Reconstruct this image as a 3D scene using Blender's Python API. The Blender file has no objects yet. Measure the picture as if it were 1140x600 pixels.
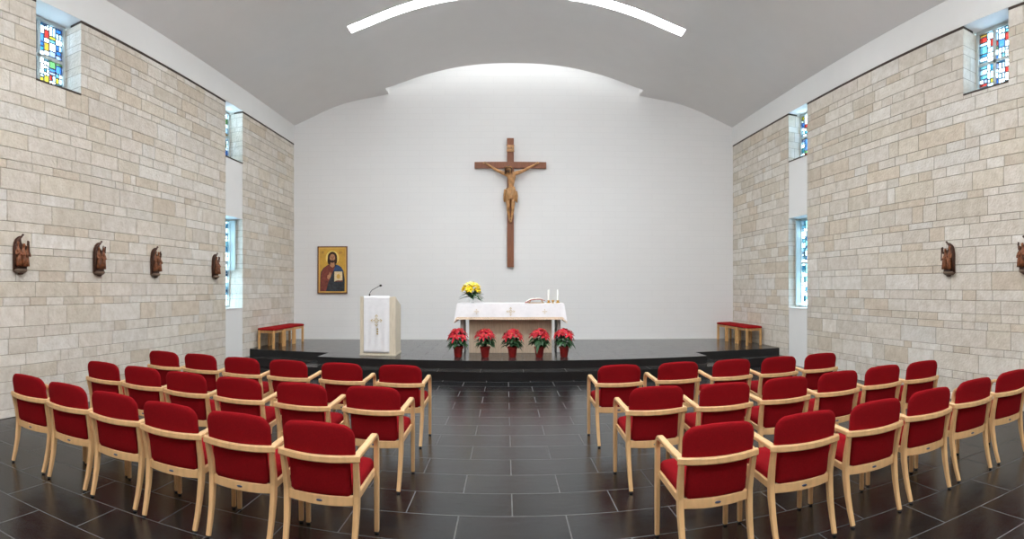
import bpy, bmesh, math, random
from math import sin, cos, tan, pi, radians, sqrt, hypot, atan2
from mathutils import Vector, Matrix

SC = bpy.context.scene
COL = SC.collection

# ---------------------------------------------------------------- camera (the photo is a cylindrical panorama)
F, CX, CY, EYE = 602.0, 563.0, 321.0, 1.55
cam_d = bpy.data.cameras.new('camera')
cam = bpy.data.objects.new('camera', cam_d); COL.objects.link(cam)
cam.location = (0, 0, EYE); cam.rotation_euler = (pi/2, 0, 0)
cam_d.type = 'PANO'
cam_d.panorama_type = 'CENTRAL_CYLINDRICAL'
cam_d.central_cylindrical_range_u_min = -CX/F
cam_d.central_cylindrical_range_u_max = (1140-CX)/F
cam_d.central_cylindrical_range_v_min = -(600-CY)/F
cam_d.central_cylindrical_range_v_max = CY/F
cam_d.central_cylindrical_radius = 1.0
cam_d.clip_start = 0.05
SC.camera = cam

# ---------------------------------------------------------------- world, light levels, exposure
world = bpy.data.worlds.new('sky'); SC.world = world; world.use_nodes = True
bg = world.node_tree.nodes['Background']
bg.inputs[0].default_value = (0.62, 0.86, 1.0, 1); bg.inputs[1].default_value = 19.0
SC.view_settings.view_transform = 'Standard'; SC.view_settings.look = 'None'
SC.view_settings.gamma = 1.0; SC.view_settings.use_curve_mapping = False
SC.view_settings.exposure = 0.55
SKY_BACK, SKY_FRONT, SKY_ADDED = 3.6, 19.0, 20.0      # radiance of the skylight glazing and of the added panels
def area(name, loc, rot, sx, sy, power, col=(1, 1, 1)):
    d = bpy.data.lights.new(name, 'AREA'); d.shape = 'RECTANGLE'; d.size = sx; d.size_y = sy; d.energy = power; d.color = col
    o = bpy.data.objects.new(name, d); COL.objects.link(o); o.location = loc; o.rotation_euler = rot; return o
# added fill lamp behind the camera, tilted up at the ceiling
u = area('fill_behind', (.2, -3.6, 3.6), (radians(90+58), 0, 0), 9.5, 2.6, 800, (.90, .95, 1)); u.data.spread = radians(130)
# added lamp at an unseen slot, washing the sanctuary wall
u = area('fill_wash', (.21, 6.83, 6.35), (radians(31), 0, 0), 5.2, .25, 56, (.94, .97, 1)); u.data.spread = radians(95)
SC.cycles.max_bounces = 10; SC.cycles.diffuse_bounces = 6; SC.cycles.transparent_max_bounces = 12

# ---------------------------------------------------------------- materials
def nodes_of(name):
    m = bpy.data.materials.new(name); m.use_nodes = True
    nt = m.node_tree; b = nt.nodes['Principled BSDF']
    return m, nt, b

def mat(name, col, rough=0.6, metal=0.0, noise=0.0, scale=20, bump=0.0, bscale=None, sheen=0.0, stretch=None, spec=0.5):
    m, nt, b = nodes_of(name)
    b.inputs['Base Color'].default_value = (*col, 1); b.inputs['Roughness'].default_value = rough
    b.inputs['Metallic'].default_value = metal; b.inputs['Specular IOR Level'].default_value = spec
    if sheen:
        b.inputs['Sheen Weight'].default_value = sheen
    tc = nt.nodes.new('ShaderNodeTexCoord'); mp = nt.nodes.new('ShaderNodeMapping')
    nt.links.new(tc.outputs['Object'], mp.inputs[0])
    if stretch: mp.inputs['Scale'].default_value = stretch
    n = nt.nodes.new('ShaderNodeTexNoise'); n.inputs['Scale'].default_value = scale; n.inputs['Detail'].default_value = 4
    nt.links.new(mp.outputs[0], n.inputs['Vector'])
    r = nt.nodes.new('ShaderNodeValToRGB')
    lo = [max(0, c*(1-noise)) for c in col]; hi = [min(1, c*(1+noise)) for c in col]
    r.color_ramp.elements[0].color = (*lo, 1); r.color_ramp.elements[1].color = (*hi, 1)
    r.color_ramp.elements[0].position = .3; r.color_ramp.elements[1].position = .7
    nt.links.new(n.outputs['Fac'], r.inputs[0]); nt.links.new(r.outputs[0], b.inputs['Base Color'])
    if bump:
        n2 = nt.nodes.new('ShaderNodeTexNoise'); n2.inputs['Scale'].default_value = bscale or scale*3
        nt.links.new(mp.outputs[0], n2.inputs['Vector'])
        bp = nt.nodes.new('ShaderNodeBump'); bp.inputs['Strength'].default_value = bump; bp.inputs['Distance'].default_value = .01
        nt.links.new(n2.outputs['Fac'], bp.inputs['Height']); nt.links.new(bp.outputs[0], b.inputs['Normal'])
    return m

def emis(name, col, s):
    m, nt, b = nodes_of(name)
    b.inputs['Base Color'].default_value = (.8, .8, .8, 1)
    b.inputs['Emission Color'].default_value = (*col, 1); b.inputs['Emission Strength'].default_value = s
    return m

def srgb(r, g, b):
    f = lambda c: c/12.92 if c <= .04045 else ((c+.055)/1.055)**2.4
    return (f(r/255), f(g/255), f(b/255))

M = {}
M['plaster'] = mat('white_plaster', (.74, .725, .71), .9, noise=.012, scale=3)
M['trim'] = mat('painted_beam', (.80, .80, .785), .8, noise=.01, scale=4)
M['wood'] = mat('beech_wood', srgb(218, 178, 128), .42, noise=.10, scale=9, stretch=(3, 3, .6), bump=.03, bscale=40)
M['stoolwood'] = mat('oiled_beech', srgb(214, 165, 105), .45, noise=.12, scale=9, stretch=(3, 3, .6))
M['red'] = mat('red_wool', (.25, .006, .010), .95, noise=.10, scale=120, bump=.15, bscale=700, spec=.08)
M['redseat'] = mat('red_wool_stool', srgb(150, 16, 20), .95, noise=.08, scale=90, bump=.12, bscale=500, spec=.15)
M['black'] = mat('black_rubber', (.012, .012, .012), .6)
M['plate'] = mat('blue_grey_plate', srgb(80, 95, 125), .35, .5)
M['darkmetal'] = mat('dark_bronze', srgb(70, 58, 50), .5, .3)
M['frame'] = mat('window_frame_grey', srgb(190, 200, 200), .5)
M['lead'] = mat('lead_came', srgb(120, 128, 132), .6, .2)
M['crosswood'] = mat('walnut_cross', srgb(132, 78, 48), .5, noise=.16, scale=7, stretch=(4, 4, .5))
M['corpus'] = mat('carved_limewood', srgb(182, 132, 82), .45, noise=.38, scale=12, bump=.35, bscale=30)
M['cloth_carved'] = mat('gilded_loincloth', srgb(176, 132, 84), .5, noise=.22, scale=14, bump=.3, bscale=30)
M['hairwood'] = mat('dark_carved_hair', srgb(84, 52, 30), .55, noise=.2, scale=30, bump=.4)
M['relief'] = mat('carved_brown_wood', srgb(132, 80, 48), .5, noise=.4, scale=30, bump=.5, bscale=60)
M['relief_dark'] = mat('dark_carved_wood', srgb(78, 46, 30), .55, noise=.3, scale=30, bump=.5, bscale=60)
M['relief_stone'] = mat('grey_ledge', srgb(120, 100, 84), .7, noise=.2, scale=30)
M['linen'] = mat('white_linen', (.82, .82, .84), .85, noise=.03, scale=14, bump=.1, bscale=300)
M['linen_front'] = mat('white_linen_hanging', (.76, .75, .80), .85, noise=.03, scale=14)
M['gold_thread'] = mat('gold_embroidery', srgb(196, 172, 110), .5, .25, noise=.1, scale=60)
M['lace'] = mat('gold_lace', srgb(222, 200, 176), .7, noise=.20, scale=55)
M['altarstone'] = mat('altar_travertine', srgb(186, 166, 144), .75, noise=.13, scale=8, stretch=(7, 7, .7), bump=.1)
M['ambostone'] = mat('ambo_travertine', srgb(214, 204, 184), .75, noise=.10, scale=8, stretch=(7, 7, .7), bump=.1)
M['legstone'] = mat('grey_altar_leg', srgb(190, 188, 184), .6, noise=.08, scale=10)
M['pot'] = mat('red_pot', srgb(142, 22, 18), .45, noise=.12, scale=18)
M['soil'] = mat('potting_soil', srgb(50, 34, 26), .95, noise=.3, scale=60)
M['leaf'] = mat('dark_green_leaf', srgb(38, 78, 40), .55, noise=.35, scale=14)
M['bract'] = mat('red_bract', srgb(184, 8, 34), .6, noise=.35, scale=16)
M['bractcore'] = mat('yellow_cyathia', srgb(190, 170, 40), .6)
M['yellow'] = mat('yellow_petal', srgb(246, 214, 34), .6, noise=.12, scale=14)
M['paleyellow'] = mat('cream_petal', srgb(244, 236, 150), .6, noise=.08, scale=14)
M['brass'] = mat('brass', srgb(196, 150, 70), .3, .9, noise=.05)
M['wax'] = mat('white_wax', (.85, .84, .80), .5)
M['paper'] = mat('book_paper', (.85, .83, .78), .8, noise=.05, scale=60)
M['redleather'] = mat('red_leather', srgb(168, 52, 36), .5, noise=.1)
M['ceramic'] = mat('white_ceramic', (.78, .80, .80), .2)
M['i_border'] = mat('icon_border_wood', srgb(104, 56, 32), .5, noise=.15, scale=14)
M['i_gold'] = mat('icon_gold_ground', srgb(204, 158, 58), .5, .15, noise=.12, scale=12)
M['i_halo'] = mat('icon_halo', srgb(232, 206, 110), .5, .15)
M['i_edge'] = mat('icon_pale_edge', srgb(214, 170, 84), .6)
M['i_skin'] = mat('icon_skin', srgb(184, 130, 92), .7, noise=.15, scale=24)
M['i_hair'] = mat('icon_hair', srgb(58, 34, 22), .7, noise=.15, scale=30)
M['i_robe'] = mat('icon_red_robe', srgb(122, 56, 44), .7, noise=.35, scale=16)
M['i_mantle'] = mat('icon_blue_mantle', srgb(44, 48, 54), .7, noise=.5, scale=14)
M['i_book'] = mat('icon_book', srgb(228, 206, 160), .7, noise=.12, scale=40)
M['sky_back'] = emis('skylight_glazing_back', (.93, .97, 1), SKY_BACK)
M['sky_front'] = emis('skylight_glazing_front', (.93, .97, 1), SKY_FRONT)
M['sky_added'] = emis('added_glow_panel', (.92, .96, 1), SKY_ADDED)  # glow for the added slots that are out of view

def attr_mat(name, rough, bump_scale, bump, noise_amt, transparent=False):
    m, nt, b = nodes_of(name)
    a = nt.nodes.new('ShaderNodeAttribute'); a.attribute_name = 'tint'
    if transparent:
        out = nt.nodes['Material Output']
        tr = nt.nodes.new('ShaderNodeBsdfTransparent'); gl = nt.nodes.new('ShaderNodeBsdfGlossy')
        gl.inputs['Roughness'].default_value = .15
        mx = nt.nodes.new('ShaderNodeMixShader'); mx.inputs[0].default_value = .05
        nt.links.new(a.outputs['Color'], tr.inputs[0]); nt.links.new(tr.outputs[0], mx.inputs[1]); nt.links.new(gl.outputs[0], mx.inputs[2])
        nt.links.new(mx.outputs[0], out.inputs['Surface'])
        return m
    tc = nt.nodes.new('ShaderNodeTexCoord')
    n = nt.nodes.new('ShaderNodeTexNoise'); n.inputs['Scale'].default_value = 7; n.inputs['Detail'].default_value = 8; n.inputs['Roughness'].default_value = .7
    nt.links.new(tc.outputs['Object'], n.inputs['Vector'])
    r = nt.nodes.new('ShaderNodeValToRGB')
    r.color_ramp.elements[0].position = .3; r.color_ramp.elements[1].position = .62
    k = 1-noise_amt
    r.color_ramp.elements[0].color = (k, k*.97, k*.91, 1); r.color_ramp.elements[1].color = (1, 1, 1, 1)
    nt.links.new(n.outputs['Fac'], r.inputs[0])
    mx = nt.nodes.new('ShaderNodeMix'); mx.data_type = 'RGBA'; mx.blend_type = 'MULTIPLY'; mx.inputs[0].default_value = 1
    nt.links.new(a.outputs['Color'], mx.inputs[6]); nt.links.new(r.outputs[0], mx.inputs[7])
    nt.links.new(mx.outputs[2], b.inputs['Base Color'])
    b.inputs['Roughness'].default_value = rough; b.inputs['Specular IOR Level'].default_value = .2
    n2 = nt.nodes.new('ShaderNodeTexNoise'); n2.inputs['Scale'].default_value = bump_scale; n2.inputs['Detail'].default_value = 6
    nt.links.new(tc.outputs['Object'], n2.inputs['Vector'])
    bp = nt.nodes.new('ShaderNodeBump'); bp.inputs['Strength'].default_value = bump; bp.inputs['Distance'].default_value = .02
    nt.links.new(n2.outputs['Fac'], bp.inputs['Height']); nt.links.new(bp.outputs[0], b.inputs['Normal'])
    return m
M['stone'] = attr_mat('limestone_ashlar', .9, 30, .5, .2)
M['stained'] = attr_mat('stained_glass', .2, 10, .1, 0, True)
M['rearwood'] = mat('dark_rear_wood', srgb(140, 112, 84), .7, noise=.15, scale=4, stretch=(4, 4, .5))  # invented dark finish for the unseen rear wall, cuts frontal light
M['mortar'] = mat('grey_mortar', srgb(146, 134, 116), .95)

def slate(name, bw, bh, ox, oy, c1, c2, cm, rough, mort=.006, xyz='xy', rot=0.0):
    m, nt, b = nodes_of(name)
    g = nt.nodes.new('ShaderNodeNewGeometry')
    mp = nt.nodes.new('ShaderNodeMapping'); mp.inputs['Location'].default_value = (-ox, -oy, 0)
    nt.links.new(g.outputs['Position'], mp.inputs[0])
    br = nt.nodes.new('ShaderNodeTexBrick'); br.offset = .5; br.squash = 1
    br.inputs['Color1'].default_value = (*c1, 1); br.inputs['Color2'].default_value = (*c2, 1); br.inputs['Mortar'].default_value = (*cm, 1)
    br.inputs['Scale'].default_value = 1; br.inputs['Brick Width'].default_value = bw; br.inputs['Row Height'].default_value = bh
    br.inputs['Mortar Size'].default_value = mort; br.inputs['Mortar Smooth'].default_value = .1; br.inputs['Bias'].default_value = 0
    nt.links.new(mp.outputs[0], br.inputs['Vector'])
    n = nt.nodes.new('ShaderNodeTexNoise'); n.inputs['Scale'].default_value = 5; n.inputs['Detail'].default_value = 8; n.inputs['Roughness'].default_value = .75; n.inputs['Distortion'].default_value = .6
    mp2 = nt.nodes.new('ShaderNodeMapping'); mp2.inputs['Scale'].default_value = (1, 2.2, 1)
    nt.links.new(g.outputs['Position'], mp2.inputs[0]); nt.links.new(mp2.outputs[0], n.inputs['Vector'])
    r = nt.nodes.new('ShaderNodeValToRGB'); r.color_ramp.elements[0].position = .3; r.color_ramp.elements[1].position = .75
    r.color_ramp.elements[0].color = (.55, .55, .55, 1); r.color_ramp.elements[1].color = (1.5, 1.5, 1.5, 1)
    nt.links.new(n.outputs['Fac'], r.inputs[0])
    mx = nt.nodes.new('ShaderNodeMix'); mx.data_type = 'RGBA'; mx.blend_type = 'MULTIPLY'; mx.inputs[0].default_value = 1
    nt.links.new(br.outputs['Color'], mx.inputs[6]); nt.links.new(r.outputs[0], mx.inputs[7]); nt.links.new(mx.outputs[2], b.inputs['Base Color'])
    b.inputs['Roughness'].default_value = rough
    rr = nt.nodes.new('ShaderNodeMapRange'); rr.inputs[3].default_value = rough-.06; rr.inputs[4].default_value = rough+.12
    nt.links.new(n.outputs['Fac'], rr.inputs[0])
    jm = nt.nodes.new('ShaderNodeMix'); jm.inputs[3].default_value = .6; nt.links.new(br.outputs['Fac'], jm.inputs[0]); nt.links.new(rr.outputs[0], jm.inputs[2])
    nt.links.new(jm.outputs[0], b.inputs['Roughness'])
    bp = nt.nodes.new('ShaderNodeBump'); bp.inputs['Strength'].default_value = .3; bp.inputs['Distance'].default_value = .005
    nt.links.new(n.outputs['Fac'], bp.inputs['Height']); nt.links.new(bp.outputs[0], b.inputs['Normal'])
    return m
M['slate'] = slate('slate_floor', .73, .4045, .045, 2.461, (.007, .0082, .0095), (.0115, .012, .0135), (.10, .10, .10), .17, .0045)
M['slate_top'] = slate('slate_platform', .73, .4045, .3, 9.40, (.030, .029, .028), (.042, .040, .038), (.07, .068, .065), .16, .004)  # lighter brownish base holds the grazing reflection in its colour
M['slate_top'].node_tree.nodes['Principled BSDF'].inputs['Specular IOR Level'].default_value = .85
M['slate_riser'] = mat('slate_riser', (.010, .010, .011), .35, noise=.3, scale=6)

def wall_white():
    m, nt, b = nodes_of('painted_white_masonry')
    b.inputs['Base Color'].default_value = (.79, .79, .785, 1); b.inputs['Roughness'].default_value = .9
    g = nt.nodes.new('ShaderNodeNewGeometry'); s = nt.nodes.new('ShaderNodeSeparateXYZ'); c = nt.nodes.new('ShaderNodeCombineXYZ')
    nt.links.new(g.outputs['Position'], s.inputs[0]); nt.links.new(s.outputs[0], c.inputs[0]); nt.links.new(s.outputs[2], c.inputs[1])
    br = nt.nodes.new('ShaderNodeTexBrick'); br.inputs['Scale'].default_value = 1
    br.inputs['Brick Width'].default_value = .6; br.inputs['Row Height'].default_value = .15; br.inputs['Mortar Size'].default_value = .006
    br.inputs['Color1'].default_value = (.80, .80, .795, 1); br.inputs['Color2'].default_value = (.79, .79, .785, 1); br.inputs['Mortar'].default_value = (.765, .765, .76, 1)
    nt.links.new(c.outputs[0], br.inputs['Vector']); nt.links.new(br.outputs['Color'], b.inputs['Base Color'])
    return m
M['wallwhite'] = wall_white()

# ---------------------------------------------------------------- mesh helpers
class MB:
    def __init__(s): s.v = []; s.f = []; s.fm = []; s.fc = []
    def add(s, vs, fs, mi=0, col=None):
        o = len(s.v); s.v += [tuple(p) for p in vs]
        for f in fs:
            s.f.append(tuple(o+i for i in f)); s.fm.append(mi); s.fc.append(col)
        return s
    def box(s, x0, x1, y0, y1, z0, z1, mi=0, col=None):
        v = [(x, y, z) for z in (z0, z1) for y in (y0, y1) for x in (x0, x1)]
        return s.add(v, [(0, 2, 3, 1), (4, 5, 7, 6), (0, 1, 5, 4), (2, 6, 7, 3), (0, 4, 6, 2), (1, 3, 7, 5)], mi, col)
    def quad(s, a, b, c, d, mi=0, col=None): return s.add([a, b, c, d], [(0, 1, 2, 3)], mi, col)
    def rings(s, rs, closed=True, cap=True, mi=0, loop=False):
        n = len(rs[0]); vs = [p for r in rs for p in r]; fs = []
        m = len(rs)
        for i in range(m if loop else m-1):
            a, b = i*n, ((i+1) % m)*n
            for j in range(n if closed else n-1):
                k = (j+1) % n; fs.append((a+j, a+k, b+k, b+j))
        if cap and closed and not loop:
            fs.append(tuple(range(n))[::-1]); fs.append(tuple((m-1)*n+j for j in range(n)))
        return s.add(vs, fs, mi)
    def lathe(s, prof, c=(0, 0, 0), n=20, mi=0, wob=None):
        rs = []
        for (r, z) in prof:
            rs.append([(c[0]+r*(1+(wob(j/n, z) if wob else 0))*cos(2*pi*j/n), c[1]+r*(1+(wob(j/n, z) if wob else 0))*sin(2*pi*j/n), c[2]+z) for j in range(n)])
        return s.rings(rs, mi=mi)
    def sweep(s, pts, w, h, side=(1, 0, 0), cf=.3, mi=0):
        """chamfered rectangular bar: w along SIDE, h across; w and h may be lists"""
        pts = [Vector(p) for p in pts]; n = len(pts); rs = []
        for i, p in enumerate(pts):
            t = (pts[min(i+1, n-1)]-pts[max(i-1, 0)]).normalized()
            sd = Vector(side[i] if isinstance(side[0], (tuple, list, Vector)) else side); sd = (sd-t*sd.dot(t)).normalized(); nn = t.cross(sd)
            a = (w[i] if isinstance(w, (list, tuple)) else w)/2; b = (h[i] if isinstance(h, (list, tuple)) else h)/2
            c = min(a, b)*cf
            q = [(a, b-c), (a-c, b), (-a+c, b), (-a, b-c), (-a, -b+c), (-a+c, -b), (a-c, -b), (a, -b+c)]
            rs.append([p+sd*u+nn*v for u, v in q])
        return s.rings(rs, mi=mi)
    def tube(s, pts, r, n=8, mi=0):
        pts = [Vector(p) for p in pts]; rs = []; m = len(pts); ref = Vector((.13, .31, .94))
        for i, p in enumerate(pts):
            t = (pts[min(i+1, m-1)]-pts[max(i-1, 0)]).normalized()
            a = t.cross(ref)
            if a.length < .1: a = t.cross(Vector((1, 0, 0)))
            a.normalize(); b = t.cross(a); rr = r[i] if isinstance(r, (list, tuple)) else r
            rs.append([p+a*rr*cos(2*pi*k/n)+b*rr*sin(2*pi*k/n) for k in range(n)])
        return s.rings(rs, mi=mi)
    def blob(s, c, r, n=10, m=7, mi=0, f=None):
        rs = []
        for i in range(m+1):
            ph = pi*(i+.02)/(m+.04); rr = sin(ph)
            rs.append([(c[0]+r[0]*rr*cos(2*pi*j/n), c[1]+r[1]*rr*sin(2*pi*j/n), c[2]-r[2]*cos(ph)) for j in range(n)])
        if f: rs = [[f(p) for p in q] for q in rs]
        return s.rings(rs, mi=mi)
    def poly(s, pts, y0, y1, mi=0):
        """outline in x,z pulled from y0 to y1"""
        n = len(pts); v = [(x, y0, z) for x, z in pts]+[(x, y1, z) for x, z in pts]
        fs = [tuple(range(n)), tuple(range(2*n-1, n-1, -1))]+[(i, (i+1) % n, n+(i+1) % n, n+i)[::-1] for i in range(n)]
        return s.add(v, fs, mi)
    def build(s, name, mats, parent=None, smooth=False, bevel=0, autos=None, recalc=True):
        me = bpy.data.meshes.new(name); me.from_pydata(s.v, [], s.f)
        if not isinstance(mats, (list, tuple)): mats = [mats]
        for m in mats: me.materials.append(m)
        for p, i in zip(me.polygons, s.fm): p.material_index = i
        if any(c is not None for c in s.fc):
            a = me.color_attributes.new('tint', 'FLOAT_COLOR', 'CORNER')
            for p, c in zip(me.polygons, s.fc):
                for l in p.loop_indices: a.data[l].color = (*(c or (.5, .5, .5)), 1)
        if recalc:
            bm = bmesh.new(); bm.from_mesh(me); bmesh.ops.recalc_face_normals(bm, faces=bm.faces); bm.to_mesh(me); bm.free()
        if smooth:
            for p in me.polygons: p.use_smooth = True
        o = bpy.data.objects.new(name, me); COL.objects.link(o)
        if parent: o.parent = parent
        if bevel:
            b = o.modifiers.new('bevel', 'BEVEL'); b.width = bevel; b.segments = 2; b.limit_method = 'ANGLE'
        if smooth and autos:
            me.set_sharp_from_angle(angle=radians(autos))
        return o

def tag(o, label, cat, group=None, kind=None):
    o['label'] = label; o['category'] = cat
    if group: o['group'] = group
    if kind: o['kind'] = kind
    return o
def struct(o): o['kind'] = 'structure'; return o
def empty(name, loc=(0, 0, 0), rz=0.0):
    o = bpy.data.objects.new(name, None); COL.objects.link(o); o.location = loc; o.rotation_euler = (0, 0, rz); o.empty_display_size = .1
    return o
def copy_tree(o, parent=None):
    c = o.copy(); COL.objects.link(c); c.parent = parent
    for ch in list(o.children): copy_tree(ch, c)
    return c

# ---------------------------------------------------------------- room dimensions
XL, XR, XC = -5.14, 5.56, .21
HW = 5.35
YR = -4.0                       # wall behind the camera
ZS = 5.12                       # top of the stone
RW, SAG = 17.26, .85
def wall_y(x): return 12.45 + sqrt(RW*RW-(x-XC)**2)-(RW-SAG)
PROF = [(0, 6.81), (1, 6.775), (2, 6.62), (3.07, 6.34), (3.98, 6.17), (4.53, 5.985), (5.03, 5.75), (5.35, 5.60), (5.9, 5.36)]
def ceil_z(x):
    d = abs(x-XC)
    for i in range(len(PROF)-1):
        if d <= PROF[i+1][0]:
            p0 = PROF[i-1] if i else (-PROF[1][0], PROF[1][1]); p1, p2 = PROF[i], PROF[i+1]; p3 = PROF[min(i+2, len(PROF)-1)]
            h = p2[0]-p1[0]; t = (d-p1[0])/h
            m1 = (p2[1]-p0[1])/(p2[0]-p0[0])*h; m2 = (p3[1]-p1[1])/(p3[0]-p1[0])*h
            return (2*t**3-3*t*t+1)*p1[1]+(t**3-2*t*t+t)*m1+(-2*t**3+3*t*t)*p2[1]+(t**3-t*t)*m2
    return PROF[-1][1]
SX0, SX1 = XC-3.07, XC+3.07

# floor
mb = MB(); mb.box(XL-.5, XR+.5, YR-.3, 13.6, -.2, 0)
struct(mb.build('floor', M['slate']))

# ceiling with the skylight slots left open
slots = [(-2.25, -1.95), (.75, 1.05), (3.75, 4.05), (6.70, 6.97), (9.47, 9.74), (12.63, 13.6)]  # first four, out of view, are added to light the room
xs = sorted(set([XL-.3+i*(XR-XL+.6)/60 for i in range(61)]+[SX0, SX1]))
ys = [YR-.2]
for a, b in slots: ys += [a, b]
mb = MB()
for i in range(len(xs)-1):
    for j in range(len(ys)-1):
        xm, ym = (xs[i]+xs[i+1])/2, (ys[j]+ys[j+1])/2
        if SX0 < xm < SX1 and any(a < ym < b for a, b in slots): continue
        q = [(xs[i], ys[j]), (xs[i+1], ys[j]), (xs[i+1], ys[j+1]), (xs[i], ys[j+1])]
        mb.add([(x, y, ceil_z(x)) for x, y in q], [(0, 1, 2, 3)])
sx = [x for x in xs if SX0-1e-6 <= x <= SX1+1e-6]
for k, (a, b) in enumerate(slots):      # shaft sides
    top = lambda x: 8.3 if k == 5 else ceil_z(x)+.22
    for y in (a, b):
        for i in range(len(sx)-1):
            mb.add([(sx[i], y, ceil_z(sx[i])), (sx[i+1], y, ceil_z(sx[i+1])), (sx[i+1], y, top(sx[i+1])), (sx[i], y, top(sx[i]))], [(0, 1, 2, 3)])
    for x in (SX0, SX1):
        mb.add([(x, a, ceil_z(x)), (x, b, ceil_z(x)), (x, b, top(x)), (x, a, top(x))], [(0, 1, 2, 3)])
o = mb.build('ceiling', M['plaster'], recalc=False); struct(o)
bm = bmesh.new(); bm.from_mesh(o.data); bmesh.ops.remove_doubles(bm, verts=bm.verts, dist=1e-4); bmesh.ops.recalc_face_normals(bm, faces=bm.faces); bm.to_mesh(o.data); bm.free()
for p in o.data.polygons: p.use_smooth = True
o.data.set_sharp_from_angle(angle=radians(30))
# skylight glazing, plus added glowing panels in the out-of-view slots
for k, (a, b) in enumerate(slots):
    mb = MB(); off = .05 if k == 4 else .20
    if k == 5: mb.box(SX0, SX1, a, b, 8.2, 8.25); m_ = M['sky_back']
    else:
        for i in range(len(sx)-1):
            x0, x1 = sx[i], sx[i+1]; z0, z1 = ceil_z(x0)+off, ceil_z(x1)+off
            v = [(x0, a, z0), (x1, a, z1), (x1, b, z1), (x0, b, z0)]; v += [(x, y, z+.02) for x, y, z in v]
            mb.add(v, [(3, 2, 1, 0), (4, 5, 6, 7)])
        m_ = M['sky_front'] if k == 4 else M['sky_added']
    struct(mb.build('window_%d' % (7+k), m_, recalc=False))

# curved sanctuary wall
mb = MB(); N = 48; wx = [XL-.1+i*(XR-XL+.2)/N for i in range(N+1)]
rs = []
for x in wx: rs.append([(x, wall_y(x), 0), (x, wall_y(x), 9.5), (x, wall_y(x)+.3, 9.5), (x, wall_y(x)+.3, 0)])
mb.rings(rs); o = struct(mb.build('wall_back', M['wallwhite'], smooth=True, autos=30))
mb = MB(); rs = []
for i in range(N+1):
    x = XL+.002+i*(XR-XL-.004)/N; y = wall_y(x)
    rs.append([(x, y-.012, .29), (x, y-.012, .33), (x, y+.005, .33), (x, y+.005, .29)])
mb.rings(rs); struct(mb.build('baseboard_back', M['trim'], smooth=True, autos=30))
mb = MB(); mb.box(XL-.4, XR+.4, YR-.3, YR, 0, 7.0); struct(mb.build('wall_rear', M['rearwood']))

# ---- stone side walls
def stone_courses(rng):
    zs = [0.0]; prev = .2
    while zs[-1] < ZS-.08:
        c = rng.choice([.095, .105, .12, .14]) if prev > .15 else rng.choice([.18, .19, .2, .24, .25])
        if rng.random() < .18: c = rng.choice([.11, .15, .19])
        prev = c; zs.append(zs[-1]+c)
    zs[-1] = ZS
    return zs
TINTS = [(221, 214, 203), (218, 210, 196), (225, 219, 210), (227, 223, 216), (215, 204, 188), (223, 216, 206), (220, 213, 202), (225, 220, 211)]
def side_wall(name, X, s, seed, win, colw, zb, lo):
    """s = +1 for the left wall (faces +x), -1 for the right; win, colw = y ranges of the window and of the window column"""
    rng = random.Random(seed); mb = MB(); th = .42; g = .0028; face = X
    out = -s
    open_ = [(win[0], win[1], zb, ZS), (colw[0], colw[1], 0, ZS)]
    yend = wall_y(X)
    def body(y0, y1, z0, z1): a, b = sorted((X+out*.006, X+out*th)); mb.box(a, b, y0, y1, z0, z1, 1)
    body(YR, win[0]-.006, 0, ZS); body(win[0]-.006, win[1]+.006, 0, zb-.004); body(win[1]+.006, colw[0]-.006, 0, ZS); body(colw[1]+.006, yend+.2, 0, ZS)
    zs = stone_courses(rng)
    def block(y0, y1, z0, z1, col):
        if y1-y0 < .02 or z1-z0 < .02: return
        a = [(X+out*.006, y, z) for y, z in ((y0, z0), (y1, z0), (y1, z1), (y0, z1))]
        e = .003; d = rng.uniform(0, .002)
        b = [(X+s*d, y, z) for y, z in ((y0+e, z0+e), (y1-e, z0+e), (y1-e, z1-e), (y0+e, z1-e))]
        mb.add(a+b, [(4, 5, 6, 7), (0, 1, 5, 4), (1, 2, 6, 5), (2, 3, 7, 6), (3, 0, 4, 7)], 0, col)
    for i in range(len(zs)-1):
        z0, z1 = zs[i]+g, zs[i+1]-g; y = YR-rng.random(); hh = z1-z0
        while y < yend+.1:
            L = rng.uniform(.22, .62) if hh < .16 else rng.uniform(.3, .95)
            if rng.random() < .12: L *= .5
            t = rng.choice(TINTS); k = rng.uniform(.965, 1.02); col = srgb(*[min(255, c*k) for c in t])
            pieces = [(y+g, y+L-g, z0, z1)]
            for (oa, ob, oz0, oz1) in open_:
                q = []
                for (a, b, c, d) in pieces:
                    if b <= oa or a >= ob or d <= oz0 or c >= oz1: q.append((a, b, c, d)); continue
                    if a < oa: q.append((a, oa, c, d))
                    if b > ob: q.append((ob, b, c, d))
                    if c < oz0: q.append((max(a, oa), min(b, ob), c, oz0-.004))
                pieces = q
            for (a, b, c, d) in pieces: block(a, min(b, yend+.1), c, d, col)
            y += L
        # returns of the openings
        for (yy, sg, oz0) in ((win[1], -1, zb), (win[0], 1, zb), (colw[1], -1, 0), (colw[0], 1, 0)):
            if z1 < oz0+.02: continue
            cut = rng.uniform(.12, .30); za = max(z0, oz0)
            for u0, u1 in ((.0, cut-g), (cut+g, .42)):
                t = rng.choice(TINTS[:4]); x0, x1 = X+out*u0, X+out*u1
                mb.quad((x0, yy, za), (x1, yy, za), (x1, yy, z1), (x0, yy, z1), 0, srgb(*t))
    return struct(mb.build(name, [M['stone'], M['mortar']], recalc=False))
WINL, COLL = (4.35, 5.14), (9.02, 9.72)
WINR, COLR = (4.15, 4.92), (8.92, 9.64)
side_wall('wall_left', XL, 1, 3, WINL, COLL, 4.15, 0)
side_wall('wall_right', XR, -1, 8, WINR, COLR, 4.20, 0)

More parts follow.
